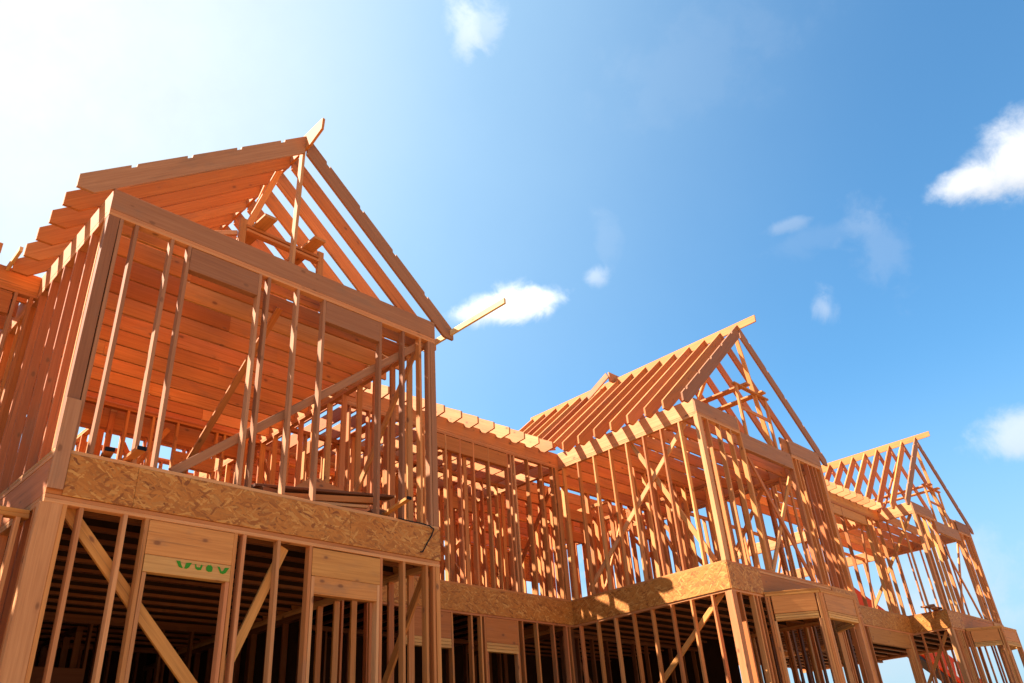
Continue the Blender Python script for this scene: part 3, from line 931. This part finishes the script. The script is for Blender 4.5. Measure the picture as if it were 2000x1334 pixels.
        header_x(h, -3.6, -2.74, RL, -0.003, 0.36, FIR, HDR, 0.13, 3)
        header_x(h, -2.045, -1.375, RL, -0.003, 0.36, FIR, HDR, 0.13, 3)
        stud_x(h, -2.03, RL, Z_FL, -0.49, 'trimmer_stud', PINE)
        stud_x(h, -1.39, RL, Z_FL, -0.49, 'trimmer_stud', PINE)
        wall_x(h, X0, -0.1, RL + 2.2, Z_DECK, Z_TP, skip=((-3.6, -2.9),), brace=(-2.6, 2.7, -0.9, 0.6))
        wall_y(h, -2.3, RL + 0.1, RL + 2.1, Z_DECK, Z_TP, brace=(RL + 0.2, 0.5, RL + 1.9, 2.6))
        wall_y(h, -3.9, RL + 0.1, RL + 2.1, Z_DECK, Z_TP, sp=0.42)
        wall_x(h, 0.1, W - 0.1, 3.6, Z_DECK, Z_TP, skip=((0.8, 1.5), (2.9, 3.5)), brace=(1.6, 0.5, 2.8, 2.7))
        wall_x(h, X0, W - 0.1, 5.6, Z_DECK, Z_TP, sp=0.42, skip=((-4.4, -3.6), (-2.6, -1.7), (1.0, 2.0)), brace=(-1.5, 0.5, 0.5, 2.7))
        wall_y(h, 0.004, RL + 0.1, 5.6, Z_DECK + .002, Z_TP - .003, brace=(RL + .2, 2.7, RL + 1.8, 0.6))
        wall_y(h, 2.3, 3.7, 5.6, Z_DECK, Z_TP)
        wall_x(h, X0 + .1, W - 0.1, 6.6, Z_DECK, Z_TP, sp=0.33, brace=(-3.0, 0.5, -1.2, 2.7))
        wall_x(h, X0 + .1, W - 0.1, 7.6, Z_DECK, Z_TP, sp=0.39, brace=(0.2, 2.5, 2.2, .6))
        wall_x(h, 0.1, W - 0.1, 4.6, Z_DECK, Z_TP, sp=0.36, skip=((1.7, 2.5),))
        wall_x(h, X0 + .1, -0.1, RL + 1.3, Z_DECK, Z_TP, sp=0.38, skip=((-1.5, -0.9),))
        wall_y(h, -1.1, RL + 1.4, 7.5, Z_DECK, Z_TP, sp=0.34, brace=(RL + 1.5, 0.5, RL + 3, 2.7))
        wall_y(h, -3.1, RL + 2.3, 7.5, Z_DECK, Z_TP, sp=0.34)
        deck(h, X0, W, RB + .01, 8.0)
        joists_x(h, X0 + .05, W - 0.05, 5.4, 7.8, 0.366, Z_TP + 0.002, 0.228, 'ceiling_joist', splice=False)
        joists_x(h, 0.05, W - 0.05, 4.35, 5.2, 0.366, Z_TP + 0.002, 0.228, 'ceiling_joist', splice=False)
        for a, b, z0, z1 in ((X0, -3.9, Z_DECK, Z_TP), (-3.9, -3.3, Z_DECK, 0.9), (-3.9, -3.3, 2.3, Z_TP), (-3.29, -1.4, Z_DECK, Z_TP), (-1.39, -0.9, 2.3, Z_TP), (-1.39, -0.9, Z_DECK, 1.75), (-0.89, 1.2, Z_DECK, Z_TP), (1.21, 1.9, Z_DECK, 1.2), (1.91, 3.4, Z_DECK, Z_TP), (3.41, W, 2.2, Z_TP)):
            h.bd('rear_panel', (a, 7.72, (z0 + z1) / 2), (b, 7.72, (z0 + z1) / 2), 0.014, z1 - z0, (0, 0, 1), OSB)
        wall_x(h, X0, -0.1, RL + 1.6, Z_FL - T, 0.0, sp=0.40, mat=DARKFIR)  # downstairs walls use lumber with the shade painted in
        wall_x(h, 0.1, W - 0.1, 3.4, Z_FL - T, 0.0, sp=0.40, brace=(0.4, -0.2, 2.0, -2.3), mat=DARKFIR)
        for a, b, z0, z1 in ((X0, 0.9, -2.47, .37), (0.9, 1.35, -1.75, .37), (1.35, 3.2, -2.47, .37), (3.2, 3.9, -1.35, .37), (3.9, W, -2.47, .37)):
            h.bd('rear_panel', (a, 5.8, (z0 + z1) / 2), (b, 5.8, (z0 + z1) / 2), 0.014, z1 - z0, (0, 0, 1), DECKM)  # panels added behind the ground floor to shut out light
        h.bd('side_light_block', (W - .09, 2.6, -1.05), (W - .09, 5.78, -1.05), 0.014, 2.84, (0, 0, 1), DECKM)  # another added panel that blocks light from the side
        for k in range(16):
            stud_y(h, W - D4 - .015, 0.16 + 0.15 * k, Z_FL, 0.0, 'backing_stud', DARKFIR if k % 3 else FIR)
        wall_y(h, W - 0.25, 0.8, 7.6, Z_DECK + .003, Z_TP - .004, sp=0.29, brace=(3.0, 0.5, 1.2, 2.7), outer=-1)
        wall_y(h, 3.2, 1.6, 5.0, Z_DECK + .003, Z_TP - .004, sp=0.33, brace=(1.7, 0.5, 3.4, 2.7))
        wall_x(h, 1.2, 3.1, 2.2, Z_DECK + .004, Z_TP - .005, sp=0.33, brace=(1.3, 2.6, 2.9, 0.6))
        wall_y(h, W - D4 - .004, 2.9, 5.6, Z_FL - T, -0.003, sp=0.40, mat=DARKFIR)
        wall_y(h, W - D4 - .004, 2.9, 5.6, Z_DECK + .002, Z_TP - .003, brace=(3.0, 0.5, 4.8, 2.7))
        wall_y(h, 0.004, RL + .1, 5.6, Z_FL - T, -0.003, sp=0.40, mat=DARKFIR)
        # end of the cross ridge showing above the roof
        h.bd('ridge_board', (MID - 0.20, 3.05, zE + 0.035), (MID + 1.6, 3.05, zE + 0.035), T, 0.22, (0, 0, 1), FIR)
        h.bd('rafter', (MID - 0.22, 3.07, zE + 0.075), (MID - 0.22, 4.6, zE - 0.72), T, 0.14, (0, 0, 1), WTH)
    else:
        for x in (-5.9, -5.5, -4.2, -3.8):
            stud_x(h, x, RL, Z_UB, Z_UT)
        for x in (-2.3, -0.93, -0.85, -0.62, -0.52, -0.12):
            stud_x(h, x, RL, Z_UB, Z_UT)
        header_x(h, -3.7, -0.95, RL, 2.775, 0.235, FIR)
        for x in (-5.9, -5.4, -2.65, -0.35, -0.27, -0.16, -0.08):
            stud_x(h, x, RL, Z_FL, 0.0)
        header_x(h, -2.60, -0.385, RL, -0.003, 0.33, YEL)
        wall_x(h, X0, -0.1, 3.4, Z_DECK, Z_TP, sp=0.9, brace=(-3.6, 0.5, -2.2, 2.6))
        h.bd('brace', (-2.2, 3.36, 0.5), (-0.6, 3.36, 2.7), T, D4, (0, 0, 1), FIR)
        joists_x(h, X0 + .05, -0.1, RL + 0.45, 2.5, 0.366, Z_TP + 0.002, 0.228, 'ceiling_joist', splice=False)
        for x in (0.115, 0.165, 0.32, 0.40, 0.49):
            stud_x(h, x, 0.0, Z_FL, 0)
        for x in (-0.45, -0.55):
            stud_x(h, x, RL, Z_FL, -0.34)
        for k in range(12):
            stud_y(h, W - D4 - .015, 0.26 + 0.17 * k, Z_FL, 0.0, 'backing_stud', FIR)
        h.bd('brace', (-0.95, RL + .12, 2.75), (-0.75, RL + .5, 0.5), D4, T, (0, 1, 0), PINE)
        h.bd('brace', (0.10, 0.15, 2.80), (0.10, 1.9, 0.5), T, D4, (0, 0, 1), FIR)
        wall_x(h, 0.1, W - 0.1, 3.0, Z_DECK, Z_TP, sp=0.75, brace=(0.3, 0.5, 2.4, 2.7))
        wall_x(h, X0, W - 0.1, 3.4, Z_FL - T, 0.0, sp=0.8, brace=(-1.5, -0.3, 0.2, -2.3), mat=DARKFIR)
    slab(h, X0, W, RL, RB)
    slab(h, 0.003, W - 0.003, -0.65, RL)
    return h

house_near()
house_bay('middle timber house frame with gable rafters and canted ground floor bay window', (8.9914, -0.6238, 0.169), 4.4293, 5.3126, 5.00, 3.0224, False, 21)
house_bay('farthest and smallest timber house frame at right with open rafters against sky', (19.5628, -0.1917, 0.5179), 4.2642, 5.3827, 6.14, 0.8921, True, 33)

# ================================================================== loose things
def loose(name, label, cat, p0, p1, wd, dp, mat, group=None, end=None, up=(0, 0, 1)):
    p0, p1 = Vector(p0), Vector(p1)
    t = Thing(name, label, cat, (p0 + p1) / 2, group)
    c = (p0 + p1) / 2
    t.bd('timber', p0 - c, p1 - c, wd, dp, up, mat)
    if end:
        d = (p1 - p0).normalized()
        q = p0 - c
        t.bd('painted_end', q - d * 0.002, q - d * 0.008, wd + 0.001, dp + 0.001, up, end)
    return t

ZD = Z_UB + 0.002
loose('loose_board', 'dark ended board poking out over the strand board band, left one of the pair', 'board', (0.385, -0.06, ZD + .045), (0.62, 1.2, ZD + .02), D4, T, FIR, 'loose boards on the nearest upper floor', BLUE)
loose('loose_board', 'dark ended board poking out over the strand board band, right one of the pair', 'board', (0.585, -0.20, ZD + .055), (0.60, 0.9, ZD + .02), D4, T, FIR, 'loose boards on the nearest upper floor', BLUE)
loose('loose_board', 'blue ended board poking out between the studs at the right corner of the nearest house', 'board', (3.24, -0.40, ZD + .075), (3.36, 0.55, ZD + .02), D4 * .7, T, YEL, 'loose boards on the nearest upper floor', BLUE)
PG = 'boards stacked on the nearest upper floor'
loose('loose_board', 'thick tan board in the middle of the sloping pile behind the nearest front studs', 'board', (2.05, 0.17, 0.478), (3.25, 0.17, 0.652), D4, T * 1.9, FIR, PG)
loose('loose_board', 'lower pale board in the sloping pile behind the nearest front studs', 'board', (2.35, 0.125, 0.464), (3.10, 0.125, 0.548), D4 * .5, T * .9, PINE, PG)
loose('loose_board', 'lowest board lying flat under the sloping pile behind the nearest front studs', 'board', (2.2, 0.16, ZD + .017), (3.18, 0.15, ZD + .017), D4 * .7, T, FIR, PG)
loose('loose_board', 'dark weathered board laid on top of the sloping pile behind the nearest front studs', 'board', (1.80, 0.19, 0.535), (3.46, 0.19, 0.735), 0.13, T * .8, DARKFIR, PG)
loose('loose_board', 'short dark block propping up the right end of the board pile', 'board', (3.27, 0.14, ZD + .055), (3.27, 0.34, ZD + .055), 0.14, 0.11, DARKFIR, PG)
loose('loose_board', 'short dark offcut at the left end of the board pile', 'board', (1.86, 0.15, ZD + .055), (2.10, 0.22, ZD + .075), 0.10, 0.05, DARKFIR, PG)
t = Thing('plywood_sheet', 'orange plywood sheet leaning inside the nearest upper floor behind the board pile', 'plywood sheet', (3.0, 1.2, 0.45))
t.poly('panel', [(-0.35, 0, 0.42), (0.20, 0.1, 0.86), (1.3, 0.2, 0.62), (0.75, 0.0, 0.10)], (0.1, -1.0, 0.35), 0.016, (1, 0, 0.3), FIR)

# black cable at the right corner of the nearest house
def tube(name, pts, r, mat):
    cu = bpy.data.curves.new(name, 'CURVE')
    cu.dimensions = '3D'
    cu.bevel_depth = r * S
    cu.bevel_resolution = 2
    sp = cu.splines.new('POLY')
    sp.points.add(len(pts) - 1)
    for i, p in enumerate(pts):
        sp.points[i].co = (*(Vector(p) * S), 1)
    o = bpy.data.objects.new(name, cu)
    dg = None
    COL.objects.link(o)
    me = bpy.data.meshes.new_from_object(o.evaluated_get(bpy.context.evaluated_depsgraph_get()))
    COL.objects.unlink(o)
    bpy.data.objects.remove(o)
    m = bpy.data.objects.new(name, me)
    me.materials.clear()
    me.materials.append(mat)
    COL.objects.link(m)
    return m
cab = tube('cable', [(3.40, -0.015, Z_DECK + .03), (3.55, -0.02, Z_DECK + .022), (3.7, -0.024, Z_DECK + .022), (3.82, -0.026, Z_DECK + .015), (3.89, -0.022, Z_DECK - .01), (3.86, -0.02, .33), (3.80, -0.018, .24), (3.73, -0.018, .13), (3.70, -0.018, .125)], 0.007, BLACK)
cab['label'] = 'black cable trailing over the deck edge at the nearest house right corner'
cab['category'] = 'cable'

bag = Thing('tool_bag', 'black bag hanging on a stud of the farthest house upper floor', 'bag', (21.05, -0.10, 2.60))
bag._link('pouch', *(lambda r: ([(x * S, y * S, z * S) for x, y, z in r], [(0, 1, 2, 3), (7, 6, 5, 4), (0, 4, 5, 1), (1, 5, 6, 2), (2, 6, 7, 3), (3, 7, 4, 0), ]))(
    [(-.03, -.03, .10), (.14, -.05, .08), (.12, -.05, -.22), (.02, -.03, -.28), (-.03, .06, .10), (.14, .05, .08), (.12, .05, -.22), (.02, .06, -.28)]), Matrix(), BLACK)
bag.bd('strap', (0.02, 0.0, 0.08), (0.05, 0.03, 0.30), 0.02, 0.02, (0, 1, 0), BLACK)

for i, (x0, y0, x1, y1, z, lb) in enumerate(((19.1, 0.15, 19.9, 0.35, 0.03, 'bottom board of the dark scrap pile on the farthest house upper floor'),
                                             (19.0, 0.35, 19.8, 0.20, 0.07, 'middle board of the dark scrap pile on the farthest house upper floor'),
                                             (19.25, 0.22, 19.95, 0.42, 0.11, 'topmost board of the dark scrap pile on the farthest house upper floor'))):
    loose('loose_board', lb, 'board', (x0 + .1, y0 - .2, 0.518 + Z_UB + z), (x1 + .1, y1 - .2, 0.518 + Z_UB + z), D6, T, WTH, 'boards in the far scrap pile')

# ================================================================== telehandler behind the houses
def telehandler():
    t = Thing('telehandler', 'red orange boom lift machine behind the houses with raised boom, lower right', 'boom lift', (49.0, 10.5, -3.35))
    o = Vector((49.0, 10.5, -3.35))
    a, b = Vector((36.5, 9.0, 4.80)) - o, Vector((52.2, 9.0, 0.75)) - o
    d = (b - a).normalized()
    up = Vector((0, 0, 1))
    up = (up - d * up.dot(d)).normalized()
    m = a + d * 7.5
    bo = t.bd('boom', m, b, 0.75, 1.15, up, REDP)
    t.bd('boom_extension', a, m, 0.62, 0.95, up, REDP)
    t.bd('boom_underside', a - up * 0.66, b - up * 0.66, 0.45, 0.18, up, BLACK)
    nn = Vector((0, -1, 0))
    def glyph(s, polys, hgt):
        vs, fs = [], []
        for pl in polys:
            k = len(vs)
            for (x, y) in pl:
                p = (a + d * (s + x * hgt) + up * (y * hgt - hgt * .5) + nn * 0.382) * S
                vs.append(p)
            fs.append(tuple(range(k, k + len(pl))))
        t._link('lettering', vs, fs, Matrix(), WHITEP)
    glyph(9.85, [[(.25, 1), (.55, 1), (.55, .1), (.35, 0), (.0, 0), (.0, .22), (.25, .22)]], 0.72)
    glyph(10.95, [[(0, 0), (.25, 0), (.25, 1), (0, 1)], [(.25, 1), (.25, .78), (.5, .78), (.6, .65), (.85, .7), (.65, 1)], [(.85, .7), (.6, .65), (.6, .3), (.85, .25)], [(.85, .25), (.6, .3), (.5, .2), (.25, .2), (.25, 0), (.65, 0)]], 0.72)
    # carrier below, mostly hidden by the houses
    t.bd('chassis', (-3.0, 0, 0.95), (3.4, 0, 0.95), 2.0, 0.9, (0, 0, 1), REDP)
    t.bd('engine_cover', (0.6, 0.7, 1.75), (3.0, 0.7, 1.75), 0.7, 0.7, (0, 0, 1), REDP)
    cb = t.bd('cab', (-1.2, 0.55, 2.0), (0.5, 0.55, 2.0), 0.85, 1.3, (0, 0, 1), STEEL)
    t.bd('cab_window', (-1.1, 0.55, 2.1), (0.4, 0.55, 2.1), 0.87, 0.85, (0, 0, 1), GLASS)
    t.bd('boom_pivot', (2.6, -1.1, 1.0), (3.0, -1.3, 4.2), 0.5, 0.6, (0, 1, 0), REDP)
    for x in (-2.2, 2.4):
        for y in (-1.15, 1.15):
            vs, fs = [], []
            k = 20
            prof = ((0.30, -0.22), (0.62, -0.24), (0.72, -0.16), (0.72, 0.16), (0.62, 0.24), (0.30, 0.22))
            for i in range(k):
                th = 2 * math.pi * i / k
                for r, w_ in prof:
                    vs.append(Vector((x + r * math.cos(th), y + w_, 0.72 + r * math.sin(th))) * S)
            q = len(prof)
            for i in range(k):
                for j in range(q):
                    fs.append((i * q + j, i * q + (j + 1) % q, ((i + 1) % k) * q + (j + 1) % q, ((i + 1) % k) * q + j))
            wh = t._link('tyre', vs, fs, Matrix(), RUBBER)
            t.bd('rim', (x, y - 0.12, 0.72), (x, y + 0.12, 0.72), 0.42, 0.42, (0, 0, 1), WHITEP)
telehandler()
